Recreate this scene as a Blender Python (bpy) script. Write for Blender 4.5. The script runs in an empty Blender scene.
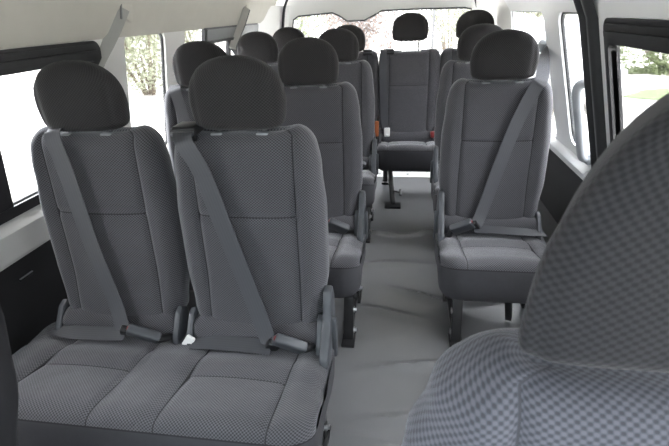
import bpy, bmesh, math, random
from mathutils import Vector, Matrix
random.seed(7)
SC = bpy.context.scene
COL = SC.collection
PI = math.pi

# ------------------------------------------------------------------ materials
def nm(name):
    m = bpy.data.materials.new(name); m.use_nodes = True
    nt = m.node_tree; nt.nodes.clear()
    o = nt.nodes.new('ShaderNodeOutputMaterial')
    return m, nt, o
def principled(nt, col, rough=.6, metal=0, spec=.5):
    b = nt.nodes.new('ShaderNodeBsdfPrincipled')
    b.inputs['Base Color'].default_value = (*col, 1)
    b.inputs['Roughness'].default_value = rough
    b.inputs['Metallic'].default_value = metal
    b.inputs['Specular IOR Level'].default_value = spec
    return b
def mixcol(nt, fac, a, b):
    n = nt.nodes.new('ShaderNodeMix'); n.data_type = 'RGBA'
    nt.links.new(fac, n.inputs[0])
    n.inputs[6].default_value = (*a, 1); n.inputs[7].default_value = (*b, 1)
    return n.outputs[2]
def noise(nt, scale, detail=3, vec=None):
    n = nt.nodes.new('ShaderNodeTexNoise')
    n.inputs['Scale'].default_value = scale; n.inputs['Detail'].default_value = detail
    if vec is None:
        t = nt.nodes.new('ShaderNodeTexCoord'); vec = t.outputs['Object']
    nt.links.new(vec, n.inputs['Vector'])
    return n.outputs['Fac']
def bump(nt, h, b, strength, dist=.002, prev=None):
    n = nt.nodes.new('ShaderNodeBump')
    n.inputs['Strength'].default_value = strength; n.inputs['Distance'].default_value = dist
    nt.links.new(h, n.inputs['Height'])
    if prev: nt.links.new(prev, n.inputs['Normal'])
    nt.links.new(n.outputs['Normal'], b.inputs['Normal'])
    return n.outputs['Normal']
def math_(nt, op, a, b=None, c=None):
    n = nt.nodes.new('ShaderNodeMath'); n.operation = op
    for i, v in enumerate((a, b, c)):
        if v is None: continue
        if isinstance(v, (int, float)): n.inputs[i].default_value = v
        else: nt.links.new(v, n.inputs[i])
    return n.outputs[0]
def plain(name, col, rough=.6, metal=0, spec=.5, var=.12, scale=30, bmp=.0):
    m, nt, o = nm(name)
    b = principled(nt, col, rough, metal, spec)
    f = noise(nt, scale)
    c = mixcol(nt, f, tuple(x*(1-var) for x in col), tuple(min(1, x*(1+var)) for x in col))
    nt.links.new(c, b.inputs['Base Color'])
    if bmp: bump(nt, noise(nt, scale*6), b, bmp, .001)
    nt.links.new(b.outputs[0], o.inputs[0])
    return m
def weave(name, dark, light, a=.0095, bb=.0056, sheen=.25, bs=.5):
    """woven upholstery: offset rows of small oval cells, laid out along the sewn panel (UV in metres)"""
    m, nt, o = nm(name)
    uv = nt.nodes.new('ShaderNodeUVMap'); uv.uv_map = 'UVMap'
    s = nt.nodes.new('ShaderNodeSeparateXYZ'); nt.links.new(uv.outputs[0], s.inputs[0])
    cu = math_(nt, 'COSINE', math_(nt, 'MULTIPLY', s.outputs[0], 2*PI/a))
    cv = math_(nt, 'COSINE', math_(nt, 'MULTIPLY', s.outputs[1], 2*PI/bb))
    f = math_(nt, 'MULTIPLY', cu, cv)
    f = math_(nt, 'MULTIPLY_ADD', f, .9, .45)
    f.node.use_clamp = True
    b = principled(nt, light, .85, 0, .3)
    c = mixcol(nt, f, light, dark)
    big = noise(nt, 9, 4)
    mx = nt.nodes.new('ShaderNodeMix'); mx.data_type = 'RGBA'; mx.blend_type = 'MULTIPLY'
    mx.inputs[0].default_value = 1
    nt.links.new(c, mx.inputs[6])
    c2 = mixcol(nt, big, (.86, .86, .86), (1.1, 1.1, 1.1)); nt.links.new(c2, mx.inputs[7])
    nt.links.new(mx.outputs[2], b.inputs['Base Color'])
    b.inputs['Sheen Weight'].default_value = sheen
    b.inputs['Sheen Roughness'].default_value = .45
    b.inputs['Sheen Tint'].default_value = (.97, .97, 1, 1)
    n1 = bump(nt, noise(nt, 7, 2), b, .25, .02)
    inv = math_(nt, 'SUBTRACT', 1.0, f)
    bump(nt, inv, b, bs, .0012, n1)
    nt.links.new(b.outputs[0], o.inputs[0])
    return m
def glass(name, tint=(1, 1, 1)):
    m, nt, o = nm(name)
    tr = nt.nodes.new('ShaderNodeBsdfTransparent'); tr.inputs[0].default_value = (*tint, 1)
    gl = nt.nodes.new('ShaderNodeBsdfGlossy'); gl.inputs['Roughness'].default_value = .02
    fr = nt.nodes.new('ShaderNodeFresnel'); fr.inputs[0].default_value = 1.35
    mx = nt.nodes.new('ShaderNodeMixShader')
    f = math_(nt, 'MULTIPLY', fr.outputs[0], .6)
    nt.links.new(f, mx.inputs[0]); nt.links.new(tr.outputs[0], mx.inputs[1]); nt.links.new(gl.outputs[0], mx.inputs[2])
    nt.links.new(mx.outputs[0], o.inputs[0])
    return m

M = {}
M['fabric'] = weave('woven_grey_fabric', (.023, .0228, .0255), (.099, .098, .107), a=.0092, bb=.0078, sheen=.4)
M['fabric_head'] = weave('woven_charcoal_fabric', (.009, .0085, .009), (.036, .034, .035), a=.0092, bb=.0078, sheen=.07)
M['fabric_front'] = weave('woven_grey_front_fabric', (.050, .052, .062), (.112, .115, .136), a=.0115, bb=.0092, bs=.3)
M['fabric_headf'] = weave('woven_charcoal_front_fabric', (.015, .015, .0165), (.030, .0295, .033), a=.0115, bb=.0092, sheen=.12, bs=.3)
M['shaded_cover'] = plain('shade_darkened_cover', (.012, .012, .014), .6, var=.1)  # shade on the driver's backrest, put into its colour
M['valance'] = plain('plain_grey_cloth', (.046, .046, .051), .85, var=.1, scale=60, bmp=.2)
M['thread'] = plain('dark_seam_thread', (.021, .021, .023), .9)
M['plastic'] = plain('slate_grey_plastic', (.058, .062, .069), .42, var=.06)
M['plastic_lt'] = plain('pale_grey_plastic', (.42, .44, .46), .4, var=.05)
M['black'] = plain('black_plastic', (.012, .012, .013), .45, var=.2)
M['blackmetal'] = plain('black_painted_steel', (.014, .014, .015), .35, var=.2)
M['steel'] = plain('bright_steel', (.62, .62, .63), .28, 1.0, var=.08)
M['post'] = plain('dark_steel_post', (.16, .16, .17), .35, .9, var=.05)
M['collar'] = plain('grey_collar_plastic', (.24, .25, .26), .4, var=.05)
M['red'] = plain('red_button', (.22, .03, .03), .4)
M['sleeve'] = plain('pale_strap_sleeve', (.33, .33, .31), .6, var=.05)
M['white_plastic'] = plain('white_plastic', (.78, .78, .76), .4, var=.04)
M['orange'] = plain('orange_webbing', (.35, .1, .03), .7)
M['rubber'] = plain('black_rubber', (.02, .021, .022), .5, var=.2)
M['grey_rubber'] = plain('grey_rubber', (.16, .165, .165), .5, var=.1)
M['trim'] = plain('off_white_trim', (.70, .695, .665), .42, var=.03, scale=4)
M['trim_white'] = plain('white_painted_trim', (.80, .81, .81), .35, var=.03, scale=4)
M['liner'] = plain('beige_headliner', (.49, .475, .42), .9, var=.05, scale=14, bmp=.25)
M['lower'] = plain('black_lower_panel', (.014, .014, .015), .6, var=.15, scale=20, bmp=.2)
M['glass'] = glass('clear_glass', (.965, .965, .97))
def webbing():
    m, nt, o = nm('grey_belt_webbing')
    b = principled(nt, (.05, .054, .06), .55, 0, .5)
    uv = nt.nodes.new('ShaderNodeUVMap'); uv.uv_map = 'UVMap'
    s = nt.nodes.new('ShaderNodeSeparateXYZ'); nt.links.new(uv.outputs[0], s.inputs[0])
    f = math_(nt, 'MULTIPLY_ADD', math_(nt, 'SINE', math_(nt, 'MULTIPLY', s.outputs[0], 2*PI/.008)), .5, .5)
    c = mixcol(nt, f, (.051, .053, .059), (.058, .060, .067))
    nt.links.new(c, b.inputs['Base Color'])
    h = math_(nt, 'SINE', math_(nt, 'MULTIPLY', s.outputs[1], 2*PI/.003))
    bump(nt, math_(nt, 'ADD', f, h), b, .2, .0005)
    nt.links.new(b.outputs[0], o.inputs[0]); return m
M['belt'] = webbing()
def floor_mat():
    m, nt, o = nm('grey_vinyl_mat')
    b = principled(nt, (.2, .2, .2), .42, 0, .75)
    f = noise(nt, 3.2, 5)
    c = mixcol(nt, f, (.11, .111, .114), (.165, .166, .17))
    nt.links.new(c, b.inputs['Base Color'])
    r = nt.nodes.new('ShaderNodeMapRange'); nt.links.new(noise(nt, 5, 4), r.inputs[0])
    r.inputs[3].default_value = .24; r.inputs[4].default_value = .40
    nt.links.new(r.outputs[0], b.inputs['Roughness'])
    v = nt.nodes.new('ShaderNodeTexVoronoi'); v.inputs['Scale'].default_value = 160
    t = nt.nodes.new('ShaderNodeTexCoord'); nt.links.new(t.outputs['Object'], v.inputs[0])
    bump(nt, v.outputs['Distance'], b, .25, .001)
    nt.links.new(b.outputs[0], o.inputs[0]); return m
M['floor'] = floor_mat()
def leaf(name, a, b_):
    m, nt, o = nm(name)
    b = principled(nt, a, .6)
    nt.links.new(mixcol(nt, noise(nt, 2.5, 4), a, b_), b.inputs['Base Color'])
    tl = nt.nodes.new('ShaderNodeBsdfTranslucent'); tl.inputs[0].default_value = (*b_, 1)
    mx = nt.nodes.new('ShaderNodeMixShader'); mx.inputs[0].default_value = .35
    nt.links.new(b.outputs[0], mx.inputs[1]); nt.links.new(tl.outputs[0], mx.inputs[2])
    nt.links.new(mx.outputs[0], o.inputs[0]); return m
M['leaf'] = leaf('green_leaves', (.06, .085, .035), (.18, .21, .10))
M['leaf_pale'] = leaf('pale_olive_leaves', (.17, .19, .115), (.38, .39, .29))
M['leaf_brown'] = leaf('russet_leaves', (.12, .085, .07), (.24, .19, .165))
M['bark'] = plain('bark', (.14, .11, .08), .9, var=.3)
def ground_mat():
    m, nt, o = nm('pale_gravel')
    b = principled(nt, (.5, .48, .44), .9)
    nt.links.new(mixcol(nt, noise(nt, 1.3, 8), (.42, .40, .36), (.60, .58, .54)), b.inputs['Base Color'])
    bump(nt, noise(nt, 40, 4), b, .4, .02)
    nt.links.new(b.outputs[0], o.inputs[0]); return m
M['ground'] = ground_mat()
M['grass'] = plain('short_grass', (.07, .10, .035), .9, var=.35, scale=8, bmp=.5)
M['carpaint'] = plain('white_car_paint', (.8, .8, .8), .25, var=.02)
M['carglass'] = plain('dark_car_glass', (.25, .27, .29), .08, var=.05)
M['wire'] = plain('galvanised_wire', (.07, .07, .07), .5, .3)

# ------------------------------------------------------------------ mesh helpers
class MB:
    def __init__(s): s.v = []; s.f = []; s.uv = []; s.mi = []
    def add(s, vs, fs, uvs=None, mi=0):
        b = len(s.v); s.v += [tuple(p) for p in vs]
        for i, f in enumerate(fs):
            s.f.append(tuple(b+k for k in f))
            s.uv.append(uvs[i] if uvs else [(0, 0)]*len(f))
            s.mi.append(mi[i] if isinstance(mi, list) else mi)
        return s
    def box(s, c, d, rot=None, bev=.003, seg=2, mi=0):
        bm = bmesh.new(); bmesh.ops.create_cube(bm, size=1)
        bmesh.ops.scale(bm, vec=d, verts=bm.verts)
        if bev:
            bmesh.ops.bevel(bm, geom=list(bm.edges), offset=min(bev, min(d)*.49), segments=seg, profile=.5, affect='EDGES')
        return s.bm(bm, c, rot, mi)
    def bm(s, bm, c=(0, 0, 0), rot=None, mi=0):
        R = rot if rot is not None else Matrix.Identity(3)
        C = Vector(c); bm.verts.index_update()
        s.add([R @ v.co + C for v in bm.verts], [[v.index for v in f.verts] for f in bm.faces], None, mi)
        bm.free(); return s
    def tube(s, pts, r, n=10, cap=True, mi=0, closed=False):
        pts = [Vector(p) for p in pts]; N = len(pts); vs = []; fs = []
        prev = None
        for i, p in enumerate(pts):
            if closed: t = pts[(i+1) % N]-pts[i-1]
            else: t = pts[min(i+1, N-1)]-pts[max(i-1, 0)]
            t.normalize()
            if prev is None:
                a = Vector((0, 0, 1)) if abs(t.z) < .9 else Vector((1, 0, 0))
                u = t.cross(a).normalized()
            else: u = (prev - t*prev.dot(t)).normalized()
            prev = u; w = t.cross(u)
            rr = r[i] if isinstance(r, (list, tuple)) else r
            for k in range(n):
                a = 2*PI*k/n; vs.append(p+(u*math.cos(a)+w*math.sin(a))*rr)
        L = N if closed else N-1
        for i in range(L):
            j = (i+1) % N
            for k in range(n):
                k2 = (k+1) % n; fs.append((i*n+k, i*n+k2, j*n+k2, j*n+k))
        if cap and not closed:
            fs.append(tuple(range(n-1, -1, -1))); fs.append(tuple((N-1)*n+k for k in range(n)))
        return s.add(vs, fs, None, mi)
    def prism(s, poly, axis, a, b, bev=0, mi=0):
        """extrude a 2-D outline along an axis: 0 -> poly is (y,z), 1 -> (x,z), 2 -> (x,y)"""
        bm = bmesh.new()
        def P(p, t):
            return {0: (t, p[0], p[1]), 1: (p[0], t, p[1]), 2: (p[0], p[1], t)}[axis]
        v0 = [bm.verts.new(P(p, a)) for p in poly]; v1 = [bm.verts.new(P(p, b)) for p in poly]
        n = len(poly); bm.faces.new(v0); bm.faces.new(v1[::-1])
        for i in range(n): bm.faces.new((v0[i], v1[i], v1[(i+1) % n], v0[(i+1) % n]))
        bmesh.ops.recalc_face_normals(bm, faces=bm.faces)
        if bev: bmesh.ops.bevel(bm, geom=list(bm.edges), offset=bev, segments=2, profile=.5, affect='EDGES')
        return s.bm(bm, mi=mi)
    def mesh(s, name, mats, smooth=True, ang=40, recalc=True):
        me = bpy.data.meshes.new(name); me.from_pydata(s.v, [], s.f)
        for m in mats: me.materials.append(m)
        ul = me.uv_layers.new(name='UVMap'); k = 0
        for i, p in enumerate(me.polygons):
            p.material_index = s.mi[i]; p.use_smooth = smooth
            for q in range(len(s.f[i])):
                ul.data[p.loop_start+q].uv = s.uv[i][q]
        if recalc:
            bm = bmesh.new(); bm.from_mesh(me); bmesh.ops.recalc_face_normals(bm, faces=bm.faces); bm.to_mesh(me); bm.free()
        me.update()
        if smooth: me.set_sharp_from_angle(angle=math.radians(ang))
        return me
    def build(s, name, mats, parent=None, **k):
        if not isinstance(mats, (list, tuple)): mats = [mats]
        return link(name, s.mesh(name, mats, **k), parent)
def link(name, me, parent=None, loc=None):
    o = bpy.data.objects.new(name, me); COL.objects.link(o)
    if parent is not None: o.parent = parent
    if loc is not None: o.location = loc
    return o
def thing(name, label, cat, loc=(0, 0, 0), group=None):
    o = bpy.data.objects.new(name, None); COL.objects.link(o); o.location = loc
    o.empty_display_size = .1
    o['label'] = label; o['category'] = cat
    if group: o['group'] = group
    return o
def tag(o, label, cat, group=None, kind=None):
    o['label'] = label; o['category'] = cat
    if group: o['group'] = group
    if kind: o['kind'] = kind
    return o
def struct(o, label=None, cat=None):
    o['kind'] = 'structure'
    if label: o['label'] = label
    if cat: o['category'] = cat
    return o
def rebase(o):
    """move a world-built mesh's origin to the middle of its base"""
    me = o.data; vs = [v.co for v in me.vertices]
    c = Vector((sum(v.x for v in vs)/len(vs), sum(v.y for v in vs)/len(vs), min(v.z for v in vs)))
    me.transform(Matrix.Translation(-c)); o.location = c
    return o

def sm(x, a, b):
    t = max(0, min(1, (x-a)/(b-a))); return t*t*(3-2*t)
def lerp(tab, x):
    if x <= tab[0][0]: return tab[0][1]
    for (a, fa), (b, fb) in zip(tab, tab[1:]):
        if x <= b: 
            t = (x-a)/(b-a); t = t*t*(3-2*t); return fa+(fb-fa)*t
    return tab[-1][1]

# ------------------------------------------------------------------ upholstery meshes
def backrest_mesh(name, fab, W, ZB, ZT, zs, yf, thick=.128, pw=.147, thread=None):
    """W: table z -> half width; yf: function z -> y of the front face; zs: height of the cross seam"""
    mb = MB(); rt = .055; rb = .04
    zl = []
    n = 11
    for i in range(n): zl.append(ZT-rt+rt*math.sin(PI/2*i/(n-1)))
    low = [ZB+rb-rb*math.sin(PI/2*i/7) for i in range(7, -1, -1)]
    mid = []
    a, b = ZB+rb, zs-.0017
    for i in range(1, 26): mid.append(a+(b-a)*i/25)
    a2, b2 = zs+.0017, ZT-rt
    mid.append(a2)
    for i in range(1, 16): mid.append(a2+(b2-a2)*i/15)
    zl = low+mid+zl[1:]
    secs = []
    for z in zl:
        sh = 0; q = 0
        if z > ZT-rt: q = 1-math.sqrt(max(0, 1-((z-ZT+rt)/rt)**2))
        if z < ZB+rb: q = 1-math.sqrt(max(0, 1-((ZB+rb-z)/rb)**2))
        r = rt if z > (ZB+ZT)/2 else rb
        w = lerp(W, z)-q*r; t = thick/2-q*r*.85
        yc = yf(z)+thick/2
        p = min(pw, .78*w)
        ne = 3.1
        xs = [p*i/18 for i in range(18)]+[p-.0016, p+.0016]
        xs += [p+.0016+(.84*w-p-.0016)*i/6 for i in range(1, 7)]
        th0 = math.acos(min(1, .84**(ne/2)))
        ths = [th0*(1-i/8) for i in range(1, 9)]
        half = [(x, -t*(1-(x/w)**ne)**(1/ne)) for x in xs]
        half += [(w*math.cos(th)**(2/ne), -t*math.sin(th)**(2/ne)) for th in ths[:-1]]+[(w, 0)]
        back = []
        for i in range(1, 9):
            th = PI/2*i/8
            back.append((w*math.cos(th)**(2/ne) if i < 8 else 0, t*math.sin(th)**(2/ne)))
        ring = half+back           # from front centre round the right to the back centre
        fade = 1-q
        out = []
        for x, y in ring:
            if y < 0:
                d = .013*sm(x, p-.005, p+.05)*(1-sm(x, .8*w, w))      # bolsters stand forward
                d -= .007*math.exp(-((x-p)/.007)**2)
                d += .006*(1-(x/p)**2) if x < p else 0
                if x < p: d -= .007*math.exp(-((z-zs)/.008)**2)
                y -= d*fade
            out.append((x, yc+y, z-.016*q*(1-sm(x, .10, .165))))
        full = out+[(-x, y, zz) for x, y, zz in out[-2:0:-1]]
        secs.append((full, p))
    N = len(secs[0][0]); vs = [q for s_, _ in secs for q in s_]
    nh = 18+2+6+7+1+8
    cum = []
    for s_, _ in secs:
        L = [0]
        for i in range(1, N): L.append(L[-1]+(Vector(s_[i])-Vector(s_[i-1])).length)
        tot = L[-1]+(Vector(s_[0])-Vector(s_[-1])).length
        cum.append((L, tot))
    V = [0]
    for j in range(1, len(secs)): V.append(V[-1]+(Vector(secs[j][0][0])-Vector(secs[j-1][0][0])).length)
    fs = []; uvs = []; mi = []
    zsi = len(low)+24
    Lm, tm = cum[len(cum)//2]
    Lu = Lm+[tm]
    for j in range(len(secs)-1):
        for i in range(N):
            i2 = (i+1) % N
            fs.append((j*N+i, j*N+i2, (j+1)*N+i2, (j+1)*N+i))
            # same u for every row so that the weave runs straight up the panel; mirrored past the middle
            def U(jj, k):
                L_, t_ = cum[jj]; L_ = L_+[t_]
                return L_[k] if i < N//2 else L_[k]-t_
            uvs.append([(U(j, i), V[j]), (U(j, i+1), V[j]), (U(j+1, i+1), V[j+1]), (U(j+1, i), V[j+1])])
            k = i if i <= N//2 else N-1-i
            seam = (k == 18) or (j == zsi and k < 18)
            mi.append(1 if seam else 0)
    for j, rev in ((0, True), (len(secs)-1, False)):
        c = len(vs); s_ = secs[j][0]
        vs.append((0, sum(p[1] for p in s_)/N, s_[0][2]))
        for i in range(N):
            i2 = (i+1) % N
            fs.append((j*N+i, j*N+i2, c))
            uvs.append([(s_[i][0], s_[i][1]), (s_[i2][0], s_[i2][1]), (0, vs[c][1])]); mi.append(0)
    mb.add(vs, fs, uvs, mi)
    return mb.mesh(name, [fab, thread or M['thread']], ang=75)

def headrest_mesh(name, fab, hw, zb, zt, th=.052, front=False):
    mb = MB(); n = 30; H = zt-zb; zm = zb+.36*H; N = 72; secs = []; zl = []
    for j in range(n+1):
        a = -PI/2+PI*j/n
        zl.append(zm+(zt-zm)*math.sin(a)**.999 if a > 0 else zm+(zm-zb)*math.sin(a))
    for z in zl:
        if z >= zm:
            s_ = min(1, (z-zm)/(zt-zm)); w = hw*max(0, 1-s_**2.55)**(1/2.2); t = th*max(0, 1-s_**2.6)**(1/2.2)
        else:
            s_ = min(1, (zm-z)/(zm-zb)); w = (hw-.009*s_)*max(0, 1-s_**8)**(1/3.4)*(1 if s_ < 1 else 0); t = th*max(0, 1-s_**5)**(1/2.6)
        if front:
            u_ = max(0, min(1, (z-zb)/H)); w = hw*max(0, 1-u_**2.15)**.5; t = th*max(0, 1-u_**5)**.5
            if u_ < .06: w -= .006*(1-u_/.06)**2; t -= .006*(1-u_/.06)**2
        w = max(w, .004); t = max(t, .003)
        sec = []
        for i in range(N):
            a = 2*PI*i/N; c, s2 = math.cos(a), math.sin(a); ne = 4.5 if front else 2.7
            x = w*math.copysign(abs(s2)**(2/ne), s2); y = -t*math.copysign(abs(c)**(2/ne), c)
            if front: x *= 1-.40*(y+t)/(2*t)
            if y < 0:
                y += .004*math.exp(-((abs(x)-.8*hw)/.007)**2)*min(1, w/hw)
            sec.append((x, y-.25*(z-zm)**2, z))
        secs.append(sec)
    vs = [p for s_ in secs for p in s_]; fs = []; uvs = []
    mid = secs[n//2]; L = [0]
    for i in range(N): L.append(L[-1]+(Vector(mid[(i+1) % N])-Vector(mid[i])).length)
    V = [0]
    for j in range(n): V.append(V[-1]+math.hypot(zl[j+1]-zl[j], secs[j+1][0][1]-secs[j][0][1]))
    for j in range(n):
        for i in range(N):
            i2 = (i+1) % N
            fs.append((j*N+i, j*N+i2, (j+1)*N+i2, (j+1)*N+i))
            def u(k, jj, ii):
                base = L[k] if k <= N//2 else L[k]-L[-1]
                return base
            if i < N//2: ua, ub = L[i], L[i+1]
            else: ua, ub = L[i]-L[-1], L[i+1]-L[-1]
            uvs.append([(ua, V[j]), (ub, V[j]), (ub, V[j+1]), (ua, V[j+1])])
    fs.append(tuple(range(N))); uvs.append([(p[0], p[1]) for p in secs[0]])
    fs.append(tuple(n*N+i for i in range(N))); uvs.append([(p[0], p[1]) for p in secs[-1]])
    mb.add(vs, fs, uvs, 0)
    return mb.mesh(name, [fab], ang=75)

def profile():
    """cushion outline in (y,z), back-top to nose, down the valance and back under; seat reference y=0 is the headrest line"""
    pts = [(-.06, .312), (-.14, .315), (-.185, .322), (-.215, .336), (-.25, .3435), (-.2985, .3486), (-.3015, .3489), (-.36, .3585), (-.40, .3675), (-.43, .374), (-.455, .3775),
           (-.475, .3755), (-.487, .369), (-.4925, .361), (-.4945, .354), (-.4955, .349), (-.497, .335), (-.4965, .285), (-.490, .235), (-.480, .205), (-.465, .188), (-.44, .182), (-.30, .182), (-.15, .184), (-.08, .20), (-.055, .26), (-.052, .31)]
    return pts
NOSE = 14
def cushion_meshes(name, fab, centres, hw, pw=.142, ext=0):
    """returns (cushion mesh, valance mesh); x stations along the bench, panel seams round each centre"""
    pr = profile(); cy, cz = -.29, .28
    x0, x1 = min(centres)-hw-ext, max(centres)+hw
    st = []
    r = .08
    for i in range(9): st.append((x0+r-r*math.cos(PI/2*i/8), None))
    def fill(a, b, n):
        for i in range(1, n): st.append((a+(b-a)*i/n, None))
    cur = x0+r
    for c in sorted(centres):
        a = c-pw
        fill(cur, a-.0016, 6); st.append((a-.0016, None)); st.append((a+.0016, 'seam'))
        b = c+pw
        fill(a+.0016, b-.0016, 24); st.append((b-.0016, None)); st.append((b+.0016, 'seam')); cur = b+.0016
    fill(cur, x1-r, 6)
    for i in range(9): st.append((x1-r+r*math.sin(PI/2*i/8), None))
    secs = []
    for x, _ in st:
        e = 0
        if x < x0+r: e = 1-math.sqrt(max(0, 1-((x0+r-x)/r)**2))
        if x > x1-r: e = 1-math.sqrt(max(0, 1-((x-x1+r)/r)**2))
        sec = []
        dx = min(abs(x-c) for c in centres)
        for k, (y, z) in enumerate(pr):
            d = 0
            if k <= NOSE:
                d -= .006*math.exp(-((dx-pw)/.007)**2)
                d += .009*(1-(dx/pw)**2) if dx < pw else .008*sm(dx, pw, pw+.045)
                if dx < pw: d -= .007*(math.exp(-((y+.30)/.010)**2))
                d *= 1 if k < 11 else max(0, (NOSE-k)/4)
            yy, zz = y, z+d
            L = math.hypot(yy-cy, zz-cz); sh = e*r*.9
            if L > 1e-6:
                yy -= (yy-cy)/L*min(sh, L*.9); zz -= (zz-cz)/L*min(sh, L*.9)
            sec.append((x, yy, zz))
        secs.append(sec)
    K = len(pr)
    V = [0]
    for k in range(1, K): V.append(V[-1]+math.hypot(pr[k][0]-pr[k-1][0], pr[k][1]-pr[k-1][1]))
    top = MB(); low = MB()
    def emit(mb, ks, seams):
        vs = [p for s_ in secs for p in s_]; fs = []; uv = []; mi = []
        for j in range(len(secs)-1):
            for k in ks:
                k2 = (k+1) % K
                fs.append((j*K+k, j*K+k2, (j+1)*K+k2, (j+1)*K+k))
                va, vb = V[k], V[k2] if k2 else V[k]+.03
                uv.append([(st[j][0], va), (st[j][0], vb), (st[j+1][0], vb), (st[j+1][0], va)])
                dx = min(abs((st[j][0]+st[j+1][0])/2-c) for c in centres)
                s_ = seams and (st[j+1][1] == 'seam' or (k == 5 and dx < pw) or k == NOSE)
                mi.append(1 if s_ else 0)
        # drop unused verts
        used = sorted({i for f in fs for i in f}); mp = {o: i for i, o in enumerate(used)}
        ends = []
        mb.add([vs[i] for i in used], [tuple(mp[i] for i in f) for f in fs], uv, mi)
        if seams:
            for j in (0, len(secs)-1):
                idx = [mp[j*K+k] for k in range(0, NOSE+2)]
                mb.f.append(tuple(idx)); mb.uv.append([(vs[j*K+k][1], vs[j*K+k][2]) for k in range(0, NOSE+2)]); mb.mi.append(0)
        else:
            for j in (0, len(secs)-1):
                ks2 = list(range(NOSE+1, K))+[0]
                idx = [mp[j*K+k] for k in ks2 if j*K+k in mp]
                mb.f.append(tuple(idx)); mb.uv.append([(0, 0)]*len(idx)); mb.mi.append(0)
    emit(top, range(0, NOSE+1), True)
    emit(low, range(NOSE+1, K), False)
    return top.mesh(name, [fab, M['thread']], ang=75), low.mesh('valance', [M['valance']], ang=75)

def yfront(z): return -.046-.05*(.95-z)/.58-.018*(1-sm(z, .37, .56))
BW = [(.36, .200), (.42, .212), (.55, .229), (.73, .229), (.86, .218), (.975, .200)]
ME = {}
ME['back'] = backrest_mesh('backrest', M['fabric'], BW, .356, .982, .732, yfront)
BWR = [(.36, .208), (.42, .216), (.55, .230), (.86, .230), (.975, .226)]
ME['back_rear'] = backrest_mesh('rear_backrest', M['fabric'], BWR, .356, .982, .732, yfront)
ME['head'] = headrest_mesh('headrest', M['fabric_head'], .1325, .974, 1.166)
def post_mesh(h):
    mb = MB(); mb.tube([(0, 0, -.05), (0, 0, h+.03)], .0055, 10)
    return mb.mesh('headrest_post', [M['post']])
def collar_mesh():
    mb = MB(); mb.box((0, 0, 0), (.036, .022, .016), bev=.006, seg=3)
    return mb.mesh('post_collar', [M['collar']])
def roll_mesh():
    mb = MB(); N = 24; st = [(-.215, .2), (-.212, .6), (-.20, .9), (-.18, 1)]+[(-.16+.04*i, 1) for i in range(9)]+[(.18, 1), (.20, .9), (.212, .6), (.215, .2)]
    vs = []; fs = []; uv = []
    for x, k in st:
        for i in range(N):
            a = 2*PI*i/N; vs.append((x, -.092-.050*k*math.sin(a), .345+.052*k*math.cos(a)))
    for j in range(len(st)-1):
        for i in range(N):
            i2 = (i+1) % N; fs.append((j*N+i, j*N+i2, (j+1)*N+i2, (j+1)*N+i)); v0, v1 = i*.0145, (i+1)*.0145
            uv.append([(st[j][0], v0), (st[j][0], v1), (st[j+1][0], v1), (st[j+1][0], v0)])
    fs += [tuple(range(N)), tuple((len(st)-1)*N+i for i in range(N))]; uv += [[(0, 0)]*N]*2
    mb.add(vs, fs, uv); return mb.mesh('lower_back_roll', [M['fabric']], ang=60)
ME['roll'] = roll_mesh()
ME['post'] = post_mesh(.02); ME['post_hi'] = post_mesh(.085); ME['collar'] = collar_mesh()
def recliner_mesh():
    mb = MB()
    poly = [(-.03, .27), (-.022, .42), (-.028, .49), (-.048, .53), (-.074, .525), (-.096, .49), (-.115, .44), (-.15, .41), (-.20, .365), (-.215, .31), (-.19, .265), (-.12, .245)]
    mb.prism(poly, 0, 0, .028, bev=.008)
    return mb.mesh('recliner_cover', [M['plastic']], ang=35)
ME['recl'] = recliner_mesh()
def lever_mesh():
    mb = MB()
    mb.prism([(-.095, .30), (-.08, .38), (-.085, .44), (-.105, .445), (-.115, .40), (-.12, .305)], 0, 0, .018, bev=.006)
    return mb.mesh('recliner_lever', [M['plastic']], ang=35)
ME['lever'] = lever_mesh()
def sideplate_mesh():
    mb = MB(); mb.prism([(-.06, .30), (-.06, .42), (-.085, .44), (-.11, .43), (-.155, .37), (-.175, .31), (-.17, .29)], 0, -.009, .009, bev=.004)
    return mb.mesh('side_plate', [M['plastic']], ang=35)
ME['plate'] = sideplate_mesh()
def guide_mesh():
    mb = MB(); mb.box((0, 0, .006), (.070, .078, .028), bev=.009, seg=3)
    mb.box((0, -.036, -.004), (.074, .014, .032), bev=.005); mb.box((0, -.040, .0), (.066, .014, .006), bev=.002, mi=1)
    return mb.mesh('shoulder_guide', [M['black'], M['plastic']])
ME['guide'] = guide_mesh()
def buckle_meshes():
    mb = MB(); mb.box((0, 0, 0), (.10, .03, .056), bev=.007, seg=3)
    a = mb.mesh('buckle', [M['plastic']])
    mb = MB(); mb.box((-.0505, .0, .012), (.004, .012, .012), bev=.002)
    b = mb.mesh('release_button', [M['red']])
    mb = MB(); mb.tube([(.036, 0, 0), (.055, .002, -.003), (.08, .02, -.02)], [.014, .012, .012], 8)
    c = mb.mesh('buckle_stalk', [M['black']])
    return a, b, c
ME['buckle'], ME['button'], ME['stalk'] = buckle_meshes()
def leg_frame(mb, x, aisle=True):
    pass
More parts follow.
